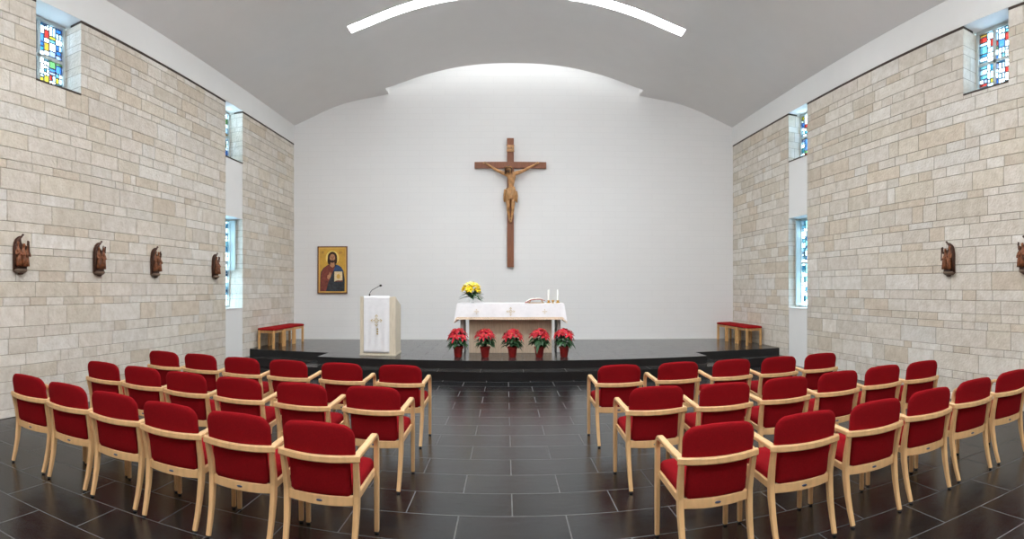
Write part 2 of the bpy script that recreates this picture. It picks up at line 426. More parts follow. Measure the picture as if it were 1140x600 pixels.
def beam(name, X, s, wins):
    mb = MB(); yend = wall_y(X)+.2
    a, b = sorted((X+s*.012, X-s*.42)); top = ceil_z(X+s*.012)+.02
    mb.box(a, b, YR, yend, ZS+.03, top)
    o = struct(mb.build(name, M['trim']))
    mb = MB(); a, b = sorted((X+s*.004, X-s*.2))      # shade of the gap between stone and beam, coloured in as a dark strip
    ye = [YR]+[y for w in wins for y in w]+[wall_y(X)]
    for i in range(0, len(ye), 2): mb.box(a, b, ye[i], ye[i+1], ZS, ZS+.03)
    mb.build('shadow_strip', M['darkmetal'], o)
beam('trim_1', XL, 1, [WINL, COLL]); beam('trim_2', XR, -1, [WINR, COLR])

GC = [(.55, .58, .62), (.6, .6, .62), (.6, .62, .64), (.16, .24, .30), (.5, .55, .6), (.09, .12, .15), (.004, .018, .06), (.004, .035, .07), (.01, .05, .06), (.10, .07, .004), (.09, .04, .004), (.07, .004, .003), (.02, .045, .015), (.045, .05, .09), (.3, .36, .42), (.01, .03, .09), (.02, .06, .08)]
def glass_window(idx, X, s, yr, zr, seed, ncol, nrow, mull, deep=.33, blue=False):
    rng = random.Random(seed); y0, y1 = yr; z0, z1 = zr; xg = X-s*deep
    a, b = sorted((xg+s*.03, xg-s*.03)); fw = .045
    mb = MB()
    mb.box(a, b, y0, y0+fw, z0, z1); mb.box(a, b, y1-fw, y1, z0, z1); mb.box(a, b, y0+fw, y1-fw, z0, z0+fw); mb.box(a, b, y0+fw, y1-fw, z1-fw, z1)
    o = struct(mb.build('window_%d' % idx, M['frame'], bevel=.004))
    # casement bars
    mb = MB(); c, d = sorted((xg+s*.022, xg-s*.01))
    ym = y0+(y1-y0)*.40 if s > 0 else y1-(y1-y0)*.42
    if mull:
        mb.box(c, d, ym-.022, ym+.022, z0+fw, z1-fw); zm = z0+(z1-z0)*.5; mb.box(c, d, y0+fw, y1-fw, zm-.022, zm+.022)
        mb.build('glazing_bar', M['frame'], o)
    else:
        zm = z0+(z1-z0)*.5; mb.box(c, d, y0+fw, y1-fw, zm-.02, zm+.02); mb.build('glazing_bar', M['frame'], o)
    # panes and leads
    gm, lm = MB(), MB(); yy = [y0+fw]; A, B = y0+fw, y1-fw
    for i in range(1, ncol): yy.append(A+(B-A)*(i+rng.uniform(-.22, .22))/ncol)
    yy.append(B)
    for i in range(ncol):
        z = z0+fw
        while z < z1-fw-1e-4:
            h = rng.choice([.045, .06, .08, .11]); zt = min(z+h, z1-fw)
            if z1-fw-zt < .03: zt = z1-fw
            if blue: col = rng.choice([(.008, .04, .07), (.03, .08, .11), (.45, .55, .6), (.55, .6, .62), (.004, .015, .03), (.04, .09, .11)])
            else: col = rng.choice(GC)
            parts = [(yy[i], yy[i+1])]
            if rng.random() < .3: m_ = (yy[i]+yy[i+1])/2; parts = [(yy[i], m_), (m_, yy[i+1])]
            for q, (u, v) in enumerate(parts):
                cc = col if q == 0 else rng.choice(GC[:6])
                gm.quad((xg, u, z), (xg, v, z), (xg, v, zt), (xg, u, zt), 0, cc)
                e1, e2 = sorted((xg+s*.006, xg-s*.006)); lm.box(e1, e2, v-.008, v+.008, z, zt)
            e1, e2 = sorted((xg+s*.006, xg-s*.006)); lm.box(e1, e2, yy[i], yy[i+1], zt-.007, zt+.007)
            z = zt
    gm.build('stained_glass_pane', M['stained'], o, recalc=False); lm.build('lead_came', M['lead'], o)
    return o
glass_window(1, XL, 1, WINL, (4.15, ZS+.03), 11, 6, 12, True)
glass_window(2, XR, -1, WINR, (4.20, ZS+.03), 12, 6, 12, True, .30)
glass_window(3, XL, 1, COLL, (4.10, ZS+.03), 13, 5, 12, False)
glass_window(4, XR, -1, COLR, (4.16, ZS+.03), 14, 5, 12, False, .30)
glass_window(5, XL, 1, COLL, (1.16, 2.96), 15, 5, 20, False, blue=True)
glass_window(6, XR, -1, COLR, (1.16, 2.99), 16, 5, 20, False, .30, blue=True)
for nm, X, s_, yf, z0, z1 in (('window_5', XL, 1, COLL[1], 1.92, 2.93), ('window_6', XR, -1, COLR[1], 1.20, 2.95)):   # inward opened sashes
    mb = MB(); a, b = sorted((X-s_*.29, X-s_*.14)); 
    for q in ((a, a+.03, z0, z1), (b-.03, b, z0, z1), (a+.03, b-.03, z0, z0+.03), (a+.03, b-.03, z1-.03, z1)): mb.box(q[0], q[1], yf-.07, yf-.04, q[2], q[3])
    mb.box(a+.03, b-.03, yf-.058, yf-.052, z0+.03, z1-.03)
    mb.build('opened_sash', M['frame'], bpy.data.objects[nm])
# white panels of the window columns, sills
n = 3
for X, s, cw, zz in ((XL, 1, COLL, ((0, 1.14), (2.96, 4.08))), (XR, -1, COLR, ((0, 1.14), (2.99, 4.14)))):
    for z0, z1 in zz:
        mb = MB(); a, b = sorted((X-s*.004, X-s*.42)); mb.box(a, b, cw[0]+.001, cw[1]-.001, z0, z1)
        o = struct(mb.build('trim_%d' % n, M['trim'])); n += 1
        mb = MB(); a, b = sorted((X+s*.008, X-s*.40)); mb.box(a, b, cw[0]+.001, cw[1]-.001, z1, z1+.02)
        mb.build('sill', M['darkmetal'] if z0 > 1 else M['trim'], o)
for X, s, w, z in ((XL, 1, WINL, 4.145), (XR, -1, WINR, 4.195)):
    mb = MB(); a, b = sorted((X+s*.008, X-s*.40)); mb.box(a, b, w[0]+.002, w[1]-.002, z, z+.02)
    struct(mb.build('trim_%d' % n, M['darkmetal'])); n += 1

# ---- altar platform: two slate tiers with a projecting middle
PX0, PX1 = -3.41, 3.67
def tier(z0, z1, yf, yr, dx):
    mb = MB()
    out = [(XL+.003, 13.25), (XL+.003, yr), (PX0-dx, yr), (PX0-dx, yf), (PX1+dx, yf), (PX1+dx, yr), (XR-.003, yr), (XR-.003, 13.25)]
    # back follows the curved wall
    back = [(x, wall_y(x)-.004) for x in [XR-.003-(XR-XL-.006)*i/30 for i in range(31)]]
    out = out[1:-1]+back
    n_ = len(out)
    v = [(x, y, z0) for x, y in out]+[(x, y, z1) for x, y in out]
    mb.add(v, [tuple(range(n_, 2*n_))], 0)
    mb.add(v, [tuple(range(n_))[::-1]]+[(i, (i+1) % n_, n_+(i+1) % n_, n_+i) for i in range(n_)], 1)
    return mb
plat = empty('altar_platform', (XC, 9.05, 0)); tag(plat, 'black slate altar platform of two low steps along the white wall', 'platform')
for nm, args in (('lower_step', (0, .145, 9.05, 9.70, .20)), ('upper_step', (.146, .29, 9.40, 10.03, 0))):
    o = tier(*args).build(nm, [M['slate_top'], M['slate_riser']], plat, recalc=False); o.matrix_parent_inverse = Matrix.Translation((-XC, -9.05, 0))
PZ = .29

# ---------------------------------------------------------------- chairs
def bent(a, b, c, n=6):        # quadratic curve a-c with control b
    a, b, c = Vector(a), Vector(b), Vector(c)
    return [(1-t)**2*a+2*t*(1-t)*b+t*t*c for t in [i/n for i in range(n+1)]]
def make_chair():
    root = empty('armchair')
    # backrest: outline in x,z; narrow below the rail, wider rounded panel above
    ol = []
    def arc(cx, cz, r, a0, a1, k=6): return [(cx+r*cos(radians(a0+(a1-a0)*i/k)), cz+r*sin(radians(a0+(a1-a0)*i/k))) for i in range(k+1)]
    w, wl, zt, zb, zj = .215, .184, .80, .372, .615
    ol += [(wl, zj-.03), (w, zj)] + [(w, .66)] + arc(w-.078, zt-.082, .080, 0, 90) + [(.07, zt+.004), (0, zt+.005), (-.07, zt+.004)]
    ol += [(-x, z) for x, z in arc(w-.078, zt-.082, .080, 0, 90)][::-1] + [(-w, .66), (-w, zj), (-wl, zj-.03), (-wl, zb+.02)]
    ol += [(-wl+.02, zb), (-.08, zb), (.0, zb), (.08, zb), (wl-.02, zb), (wl, zb+.02)]
    cx, cz = 0, .6
    def place(x, z, d):
        y = .022 - (z-.37)*.17 - .018*(1-(x/.22)**2) + d
        return (x, y, z)
    rings = []
    for s_, d in ((.01, .026), (.35, .026), (.7, .025), (.88, .023), (.955, .017), (.99, .008), (1.0, .003), (.985, 0), (1.0, -.003), (.99, -.008), (.96, -.015), (.88, -.019), (.7, -.021), (.35, -.022), (.01, -.022)):
        rings.append([place(cx+(x-cx)*s_, cz+(z-cz)*s_, d) for x, z in ol])
    mb = MB(); mb.rings(rings, cap=True); mb.build('backrest', M['red'], root, smooth=True)
    # seat
    so = []
    for cx_, cy_, a0 in ((.155, .405, 0), (-.155, .405, 90), (-.145, .09, 180), (.145, .09, 270)):
        so += [(cx_+.06*cos(radians(a0+15*i)), cy_+.06*sin(radians(a0+15*i))) for i in range(7)]
    rings = []
    for s_, z in ((.01, .392), (.9, .392), (.985, .398), (1, .412), (.99, .432), (.95, .447), (.85, .456), (.5, .460), (.01, .460)):
        rings.append([(x*s_, .25+(y-.25)*s_, z+(y-.25)*.07) for x, y in so])
    mb = MB(); mb.rings(rings); mb.build('seat', M['red'], root, smooth=True)
    # seat frame: bowed rear rail, side rails, front rail
    mb = MB()
    mb.sweep(bent((-.205, .022, .352), (0, -.040, .342), (.205, .022, .352), 10), .056, .024, side=(0, 0, 1))
    for s in (-1, 1): mb.sweep([(s*.206, .02, .365), (s*.214, .40, .395)], .045, .024, side=(0, 0, 1))
    mb.sweep([(-.216, .405, .385), (.216, .405, .385)], .05, .022, side=(0, 0, 1))
    mb.build('seat_frame', M['wood'], root)
    # back rail joining the arms
    mb = MB(); p = bent((-.242, -.030, .606), (0, -.136, .602), (.242, -.030, .606), 14)
    mb.sweep(p, .040, .026, side=(0, 0, 1), cf=.45); mb.build('back_rail', M['wood'], root)
    # armrests and legs
    for s in (-1, 1):
        p = [(s*.218, -.040, .609), (s*.224, .08, .618), (s*.229, .20, .626), (s*.231, .29, .634)] + bent((s*.231, .325, .636), (s*.232, .392, .638), (s*.232, .405, .560), 7)
        n_ = len(p)
        mb = MB(); mb.sweep(p, [.042-.010*(i/n_) for i in range(n_)], [.030]*n_, side=(1, 0, 0), cf=.4)
        mb.build('armrest', M['wood'], root)
        mb = MB(); mb.sweep([(s*.232, .405, .562), (s*.232, .408, .40), (s*.232, .412, .2), (s*.231, .418, .012)], [.032, .032, .031, .028], [.030, .034, .033, .028], side=(1, 0, 0), cf=.3)
        l = mb.build('leg', M['wood'], root)
        mb = MB(); mb.lathe([(.011, 0), (.013, .004), (.013, .014)], (s*.231, .418, 0), 10); mb.build('foot_cap', M['black'], l)
        p = [(s*.203, -.050, .012), (s*.206, -.022, .10), (s*.208, .002, .20), (s*.211, .016, .30), (s*.212, .018, .38), (s*.215, .002, .47), (s*.218, -.020, .55), (s*.220, -.034, .600)]
        mb = MB(); mb.sweep(p, [.028, .030, .032, .034, .034, .033, .031, .029], [.028, .032, .038, .044, .044, .040, .034, .030], side=(1, 0, 0), cf=.3)
        l = mb.build('leg', M['wood'], root)
        mb = MB(); mb.lathe([(.011, 0), (.013, .004), (.013, .014)], (s*.203, -.050, 0), 10); mb.build('foot_cap', M['black'], l)
    mb = MB(); mb.blob((0, -.0215, .347), (.019, .004, .007), 14, 6); o = mb.build('maker_plate', M['plate'], root, smooth=True); o['label'] = 'small blue grey oval plate on the rear rail'
    return root
chair0 = make_chair()
rowsL = {'back': [(-1.04, 2.87), (-1.555, 2.875), (-2.07, 2.885), (-2.585, 2.915), (-3.10, 2.94), (-3.615, 2.97)],
         'middle': [(-1.01, 4.02), (-1.59, 4.0), (-2.165, 4.01), (-2.705, 4.02), (-3.23, 4.05), (-3.745, 4.06)],
         'front': [(-1.03, 5.20), (-1.63, 5.20), (-2.215, 5.20), (-2.76, 5.19), (-3.31, 5.22), (-3.82, 5.21)]}
rowsR = {'back': [(1.165, 2.79), (1.735, 2.79), (2.30, 2.81), (2.86, 2.86), (3.42, 2.90), (3.98, 2.93)],
         'middle': [(1.145, 3.99), (1.70, 3.95), (2.265, 3.97), (2.83, 4.0), (3.38, 4.03), (3.895, 4.01)],
         'front': [(1.11, 5.20), (1.73, 5.23), (2.32, 5.22), (2.88, 5.20), (3.44, 5.22)]}
ORD = ['', 'second', 'third', 'fourth', 'fifth', 'sixth']
FR = {'back': 'nearest row', 'middle': 'middle row', 'front': 'row by the steps'}
used = False
crng = random.Random(5)
for side, rows in (('left', rowsL), ('right', rowsR)):
    for rn, lst in rows.items():
        for i, (x, y) in enumerate(lst):
            if not used: c = chair0; used = True
            else: c = copy_tree(chair0)
            c.location = (x, y+.045, 0); c.rotation_euler = (0, 0, radians(crng.uniform(-.4, .4)))
            pos = 'at the aisle end' if i == 0 else ('outermost by the %s wall' % side if i == len(lst)-1 else '%s from the aisle' % ORD[i])
            tag(c, 'red armchair, %s of the %s block, %s' % (FR[rn], side, pos), 'chair', 'red chairs of the %s block' % side)

# ---------------------------------------------------------------- stools on the platform
def make_stool():
    root = empty('stool'); L, W = .56, .40
    mb = MB(); rs = []
    def rr(sc, z, r=.03):
        o = []
        for cx, cy, a0 in ((W/2-r, L/2-r, 0), (-W/2+r, L/2-r, 90), (-W/2+r, -L/2+r, 180), (W/2-r, -L/2+r, 270)):
            o += [((cx+r*cos(radians(a0+22.5*i)))*sc, (cy+r*sin(radians(a0+22.5*i)))*sc, z) for i in range(5)]
        return o
    for sc, z in ((.3, .375), (.96, .375), (.99, .382), (1, .395), (.985, .41), (.93, .42), (.7, .428), (.01, .43)): rs.append(rr(sc, z))
    mb.rings(rs); mb.build('cushion', M['redseat'], root, smooth=True)
    mb = MB(); w, l = W/2-.045, L/2-.045
    for s in (-1, 1):
        mb.sweep([(s*w, -l, .345), (s*w, l, .345)], .055, .024, side=(0, 0, 1)); mb.sweep([(-w, s*l, .345), (w, s*l, .345)], .055, .024, side=(0, 0, 1))
    mb.box(-w, w, -l, l, .366, .376)
    mb.build('frame', M['stoolwood'], root)
    for sx_ in (-1, 1):
        for sy in (-1, 1):
            mb = MB(); mb.sweep([(sx_*(W/2-.034), sy*(L/2-.034), 0), (sx_*(W/2-.034), sy*(L/2-.034), .375)], .046, .046, side=(1, 0, 0), cf=.2); mb.build('leg', M['stoolwood'], root)
    return root
st0 = make_stool(); first = True
for side, x, ylist in (('left', -4.87, (10.52, 11.10, 11.68)), ('right', 5.30, (10.98, 11.56, 12.14))):
    for k, y in enumerate(ylist):
        if first: s_ = st0; first = False
        else: s_ = copy_tree(st0)
        s_.location = (x, y, PZ+.001)
        tag(s_, 'low red stool on the platform by the %s wall, %s of three' % (side, ('nearest the viewer', 'in the middle', 'nearest the white wall')[k]), 'stool', 'red stools at the %s end of the platform' % side)

# ---------------------------------------------------------------- altar
AX, AY = .094, 10.40
alt = empty('altar', (AX, AY, PZ+.001)); tag(alt, 'stone altar table with solid central block standing on the black platform', 'altar')
mb = MB(); mb.box(-1.02, 1.02, 0, .90, .87, .955); mb.build('tabletop', M['altarstone'], alt, bevel=.006)
mb = MB()
for k in range(3): mb.box(-.81+k*.5405, -.81+(k+1)*.5405-.003, .15, .75, 0, .87)
mb.build('pedestal', M['altarstone'], alt, bevel=.002)
for s in (-1, 1):
    mb = MB(); mb.box(s*.985-(.075 if s > 0 else 0), s*.985+(.075 if s < 0 else 0), .20, .70, 0, .87); o = mb.build('leg', M['legstone'], alt, bevel=.003)

def drape(hw, y0, y1, ztop, dfront, dside, name, m, t0=0., t1=1., push=0.0, cap=True, parent=None):
    pts = []            # perimeter (x, y, nx, ny, kind)
    def seg(a, b, n, nrm):
        return [(a[0]+(b[0]-a[0])*i/n, a[1]+(b[1]-a[1])*i/n, nrm[0], nrm[1]) for i in range(n)]
    P = seg((-hw, y0), (hw, y0), 60, (0, -1))+[(hw, y0, .7, -.7)]*1+seg((hw, y0+.001), (hw, y1), 26, (1, 0))+[(hw, y1, .7, .7)]+seg((hw, y1+.001), (-hw, y1+.001), 60, (0, 1))+[(-hw, y1, -.7, .7)]+seg((-hw, y1), (-hw, y0+.001), 26, (-1, 0))+[(-hw, y0, -.7, -.7)]
    rings = []; K = 10
    for k in range(K+1):
        t = t0+(t1-t0)*k/K; r = []
        for i, (x, y, nx, ny) in enumerate(P):
            sidey = abs(nx) > .9; corner = abs(nx) > .5 and not sidey
            d = dside if sidey else dfront
            cx_ = min(1, abs(abs(x)-hw)/.25) if not sidey else 1
            wave = .008*sin(i*.55)*t*cx_ if not sidey else .014*sin(i*.9)*t
            off = (.018 if not sidey else .045)*t + wave + .004 + push
            if corner: off = .075*t+.006+push; d = max(dfront, dside)*.95
            if sidey:
                dd = min(abs(y-y0), abs(y-y1)); d = dside*.95+(dfront-dside*.95)*0
            r.append((x+nx*off, y+ny*off, ztop-d*t))
        rings.append(r)
    mb = MB(); mb.rings(rings, cap=False)
    if cap: mb.add(rings[0], [tuple(range(len(P)))])
    return mb.build(name, m, parent, smooth=True, autos=50)
HWC = 1.03
clo = empty('altar_cloth', (AX, AY, PZ+.956)); tag(clo, 'white linen altar cloth with gold crosses and a lace hem over the altar', 'tablecloth')
drape(HWC, -.012, .912, .008, .275, .36, 'linen', M['linen'], parent=clo)
drape(HWC, -.012, .912, .008, .305, .39, 'lace_hem', M['lace'], t0=.84, t1=1.0, push=.003, cap=False, parent=clo)
def emblem(parent, c, sz, name='embroidered_cross', tall=1.0):
    mb = MB(); x0, y0, z0 = c
    def leaf(a, r0, r1, w):
        dx, dz = cos(a), sin(a)*tall
        p = [(x0+dx*r0, z0+dz*r0), (x0+dx*(r0+r1)/2-sin(a)*w, z0+dz*(r0+r1)/2+cos(a)*w), (x0+dx*r1, z0+dz*r1), (x0+dx*(r0+r1)/2+sin(a)*w, z0+dz*(r0+r1)/2-cos(a)*w)]
        mb.poly(p, y0-.002, y0)
    for k in range(4):
        a = k*pi/2
        leaf(a, .03*sz, .62*sz, .07*sz)
        leaf(a+.0, .62*sz, 1.0*sz, .11*sz); 
        for q in (-1, 1): leaf(a+q*.28, .55*sz, .86*sz, .05*sz)
        leaf(a+pi/4, .12*sz, .5*sz, .05*sz)
    mb.build(name, M['gold_thread'], parent)
for x, sz in ((-.655, .05), (0, .085), (.655, .05)): emblem(clo, (x, -.046, -.140), sz)

# bouquet of lilies
def petal(mb, base, d, up, L, W, droop, mi=0, n=4):
    base, d, up = Vector(base), Vector(d).normalized(), Vector(up); s = d.cross(up)
    if s.length < .05: s = d.cross(Vector((1, 0, 0)))
    s.normalize(); nn = s.cross(d).normalized(); vs = []
    for i in range(n+1):
        t = i/n; w = W*sin(pi*min(.97, .12+t*.86))**.8*.5 if i < n else W*.03
        p = base+d*L*t - nn*(-1)*0 - Vector((0, 0, 1))*droop*L*t*t
        vs += [p-s*w+nn*w*.25, p, p+s*w+nn*w*.25]
    fs = []
    for i in range(n):
        for j in range(2): a = i*3+j; fs.append((a, a+1, a+4, a+3))
    mb.add(vs, fs, mi)
rng = random.Random(4)
bq = empty('lily_bouquet', (-.69, AY+.45, PZ+.966)); tag(bq, 'bouquet of yellow lilies with dark leaves in a low white vase on the altar', 'flowers')
mb = MB(); mb.lathe([(.035, 0), (.05, .006), (.052, .012), (.035, .03), (.045, .055), (.062, .085), (.066, .095), (.060, .095), (.04, .05)], n=20); mb.build('vase', M['ceramic'], bq, smooth=True)
mb = MB()
for k in range(60):
    a = rng.uniform(0, 2*pi); e = rng.uniform(-.25, .9); mb_b = (cos(a)*.03, sin(a)*.03, .10+rng.uniform(0, .10))
    petal(mb, mb_b, (cos(a)*cos(e), sin(a)*cos(e), sin(e)), (0, 0, 1), rng.uniform(.15, .26), .052, rng.uniform(.1, .4))
for k in range(14):
    a = rng.uniform(0, 2*pi); mb.tube([(0, 0, .06), (cos(a)*.05, sin(a)*.05, .2), (cos(a)*.1, sin(a)*.1, .30)], .004, 5)
mb.build('foliage', M['leaf'], bq, recalc=False)
for k in range(22):
    a = k*2.4+.4; e = -.3+1.5*((k*7) % 22)/22; c = Vector((cos(a)*cos(e)*.15, sin(a)*cos(e)*.13, .265+sin(e)*.125)); d0 = (c-Vector((0, 0, .22))).normalized()
    t1_ = d0.orthogonal().normalized(); t2_ = d0.cross(t1_); mb = MB()
    for j in range(6):
        b = j*pi/3; dd = (t1_*cos(b)+t2_*sin(b))+d0*.5; petal(mb, c, dd, d0, .090, .044, .05)
    mb.tube([c, c+d0*.03], .006, 5, 1)
    mb.build('blossom', [M['yellow'] if k % 3 else M['paleyellow'], M['gold_thread']], bq, recalc=False)

# missal on the altar, brass pieces, candles
bk = empty('open_book', (.595, AY+.40, PZ+.968)); tag(bk, 'open book in a red cover propped on the right part of the altar', 'book')
mb = MB(); mb.sweep([(-.20, 0, .012), (-.10, .0, .06), (0, .0, .075), (.10, .0, .075), (.18, 0, .05)], .26, .012, side=(0, 1, 0)); mb.build('cover', M['redleather'], bk)
mb = MB(); mb.sweep([(-.185, -.004, .028), (-.10, -.004, .078), (-.03, -.004, .088), (0, -.004, .083), (.03, -.004, .094), (.10, -.004, .092), (.165, -.004, .068)], .24, .014, side=(0, 1, 0)); mb.build('pages', M['paper'], bk)
mb = MB(); mb.sweep([(-.13, 0, 0), (-.10, 0, .05)], .2, .012, side=(0, 1, 0)); mb.sweep([(.15, 0, 0), (.12, 0, .06)], .2, .012, side=(0, 1, 0)); mb.box(-.17, .17, -.1, .1, 0, .01); mb.build('stand', M['brass'], bk)
mb = MB()
for k in range(5): mb.sweep([(-.21, -.13+.05*k, .0), (-.17, -.13+.05*k, .022), (-.13, -.13+.05*k, .012)], .03, .004, side=(0, 1, 0))
mb.build('page_ribbon', M['redleather'], bk)
cup = empty('brass_cup', (.935, AY+.28, PZ+.966)); tag(cup, 'small brass cup between the open book and the outer candle on the altar', 'cup')
mb = MB(); mb.lathe([(.025, 0), (.028, .005), (.010, .015), (.010, .028), (.026, .036), (.032, .06), (.029, .06), (.01, .04)], n=16); mb.build('bowl', M['brass'], cup, smooth=True)
for x, lab, yy in ((.86, 'white candle in a brass holder beside the open book on the altar', .42), (1.045, 'white candle in a brass holder at the right end of the altar', .42)):
    c = empty('candlestick', (x, AY+yy, PZ+.966)); tag(c, lab, 'candle', 'candles on the altar')
    mb = MB(); mb.lathe([(.040, 0), (.045, .006), (.042, .014), (.020, .022), (.018, .030), (.030, .042), (.030, .052), (.02, .055)], n=18); mb.build('holder', M['brass'], c, smooth=True)
    k = MB(); k.lathe([(.019, .05), (.019, .26), (.015, .268), (.003, .266)], n=14); cd = k.build('candle', M['wax'], c, smooth=True, autos=40)
    k = MB(); k.tube([(0, 0, .262), (.002, 0, .280)], .0018, 5); k.build('wick', M['black'], cd)

# ---------------------------------------------------------------- poinsettias
def poinsettia(x, y, seed, label):
    rng = random.Random(seed); r = empty('poinsettia', (x, y, PZ+.001), rng.uniform(0, 6)); tag(r, label, 'potted plant', 'poinsettias in front of the altar')
    mb = MB(); mb.lathe([(.062, 0), (.066, .004), (.085, .16), (.096, .165), (.100, .195), (.094, .197), (.090, .18), (.088, .17)], n=28); mb.build('pot', M['pot'], r, smooth=True, autos=40)
    mb = MB(); mb.lathe([(.086, .165), (.086, .178), (.05, .184), (.001, .186)], n=16); mb.build('soil', M['soil'], r, smooth=True)
    mb = MB(); 
    for k in range(9):
        a = k*2*pi/9+rng.uniform(-.2, .2); q = rng.uniform(.05, .15)
        mb.tube([(cos(a)*.02, sin(a)*.02, .17), (cos(a)*q*.6, sin(a)*q*.6, .28), (cos(a)*q, sin(a)*q, .40)], .005, 5)
    for k in range(64):
        a = rng.uniform(0, 2*pi); e = rng.uniform(-.15, .55); z = rng.uniform(.23, .37); q = rng.uniform(.03, .09)
        petal(mb, (cos(a)*q, sin(a)*q, z), (cos(a)*cos(e), sin(a)*cos(e), sin(e)), (0, 0, 1), rng.uniform(.11, .18), .066, rng.uniform(.25, .9))
    mb.build('foliage', M['leaf'], r, recalc=False)
    mb = MB()
    heads = [(0, 1.5)]+[(k*2*pi/4+rng.uniform(-.3, .3), rng.uniform(.85, 1.05)) for k in range(4)]+[(k*2*pi/7+rng.uniform(-.3, .3), rng.uniform(.1, .55)) for k in range(7)]
    for a, e in heads:
        c = Vector((cos(a)*cos(e)*.150, sin(a)*cos(e)*.150, .39+sin(e)*.105+rng.uniform(-.02, .02))); d0 = Vector((cos(a)*cos(e)*.8, sin(a)*cos(e)*.8, .75)).normalized()
        t1_ = d0.orthogonal().normalized(); t2_ = d0.cross(t1_)
        for ring, (nn_, L, tilt) in enumerate(((6, .105, .0), (5, .066, .45))):
            for j in range(nn_):
                b = j*2*pi/nn_+rng.uniform(-.2, .2)+ring*.4; petal(mb, c+d0*.006*ring, t1_*cos(b)+t2_*sin(b)+d0*tilt, d0, L*rng.uniform(.85, 1.15), L*.46, rng.uniform(.0, .45))
        mb.blob(c+d0*.012, (.008, .008, .008), 6, 4, 1)
    mb.build('red_bracts', [M['bract'], M['bractcore']], r, recalc=False)
for k, (px, lab) in enumerate(((510, 'red potted poinsettia below the left end of the altar cloth, leftmost of five'), (540, 'red potted poinsettia before the altar block, second from the left of five'), (570.5, 'red potted poinsettia in the middle of the row before the altar'), (600.5, 'red potted poinsettia before the altar block, second from the right of five'), (628, 'red potted poinsettia below the right end of the altar cloth, rightmost of five'))):
    poinsettia(tan((px-CX)/F)*9.87, 9.87, 20+k, lab)

# ---------------------------------------------------------------- ambo and microphone
amb = empty('ambo', (-2.37, 9.83, PZ+.001), radians(2)); tag(amb, 'pale stone lectern hung with a white cloth, on the platform left of the altar', 'lectern')
def prism(mb, x0, x1, y0, y1, z0, zf, zb_):
    v = [(x0, y0, z0), (x1, y0, z0), (x1, y1, z0), (x0, y1, z0), (x0, y0, zf), (x1, y0, zf), (x1, y1, zb_), (x0, y1, zb_)]
    mb.add(v, [(3, 2, 1, 0), (4, 5, 6, 7), (0, 1, 5, 4), (1, 2, 6, 5), (2, 3, 7, 6), (3, 0, 4, 7)])
mb = MB(); prism(mb, -.27, .27, .0, .06, .035, 1.10, 1.085); mb.build('front_panel', M['ambostone'], amb, bevel=.004)
for s in (-1, 1):
    mb = MB(); x = s*.305; prism(mb, x-.035, x+.035, -.005, .09, .035, 1.105, 1.085); prism(mb, x-.030, x+.030, .10, .62, .035, 1.08, .93); mb.build('side_panel', M['ambostone'], amb, bevel=.004)
mb = MB(); prism(mb, -.27, .27, .06, .60, .95, 1.075, .93); mb.build('reading_desk', M['ambostone'], amb, bevel=.003)
mb = MB(); mb.box(-.345, .345, -.02, .63, 0, .035); mb.build('base', M['ambostone'], amb, bevel=.004)
par = empty('lectern_cloth', (-2.37, 9.83, PZ+.001), radians(2)); tag(par, 'white cloth with a gold cross hanging down the front of the stone lectern', 'cloth')
mb = MB(); rs = []
for i in range(25):
    z = 1.118-i*(1.118-.055)/24; t = i/24
    r = [(-.265+.03*0+.49*j/40, -.018-.006*t*sin(j*.62+.3)-.004*t, z+.0) for j in range(41)]
    rs.append(r)
rs.insert(0, [(x, .05, 1.118) for x, y, z in rs[0]]); rs = rs+[[(x, y+.004, z) for x, y, z in r] for r in rs[::-1]]
mb.rings(rs, closed=False, cap=False, loop=True); mb.build('linen', M['linen'], par, smooth=True)
emblem(par, (-.02, -.034, .66), .115, tall=1.0)
mb = MB()
for q in range(3): mb.poly([(-.02, .50-q*.045), (.0, .52-q*.045), (.02-.04*0, .50-q*.045), (0, .48-q*.045)], -.036, -.033)
mb.build('gold_stitching', M['gold_thread'], par)
mic = empty('microphone', (-2.56, 9.95, PZ+1.078)); tag(mic, 'thin black gooseneck microphone rising from the top of the lectern', 'microphone')
mb = MB(); mb.lathe([(.026, 0), (.026, .012), (.014, .02), (.014, .07), (.008, .075)], n=14); mb.build('base', M['black'], mic, smooth=True, autos=40)
mb = MB(); mb.tube([(0, 0, .07), (.01, 0, .10), (.05, -.01, .15), (.13, -.02, .19), (.20, -.03, .225)], .006, 8); mb.build('gooseneck', mat('grey_gooseneck', srgb(90, 90, 95), .4, .6), mic, smooth=True)
mb = MB(); mb.blob((.225, -.033, .235), (.026, .02, .02), 12, 8); mb.build('capsule', M['black'], mic, smooth=True)

# ---------------------------------------------------------------- crucifix
XX = .115; YW = wall_y(XX)
cru = empty('crucifix', (XX, YW-.03, 2.07)); tag(cru, 'large brown wooden cross with a carved wooden figure on the white wall', 'crucifix')
def Z(z): return z-2.07
mb = MB(); mb.box(-.082, .082, -.07, -.01, 0, 3.15); mb.build('upright', M['crosswood'], cru, bevel=.005)
mb = MB(); mb.box(-.875, .875, -.078, -.005, Z(4.485), Z(4.64)); mb.build('crossbar', M['crosswood'], cru, bevel=.005)
for z_ in (2.3, 4.8):
    mb = MB(); mb.box(-.03, .03, -.01, .028, Z(z_), Z(z_+.06)); mb.build('wall_bracket', M['darkmetal'], cru)
mb = MB(); mb.poly([(-.088, Z(4.90)), (.088, Z(4.885)), (.085, Z(5.03)), (-.082, Z(5.045))], -.105, -.078)
mb.tube([(-.095, -.095, Z(5.04)), (.095, -.095, Z(5.03))], .012, 8); mb.tube([(-.095, -.095, Z(4.895)), (.095, -.095, Z(4.885))], .012, 8)
sg = mb.build('title_board', M['corpus'], cru)
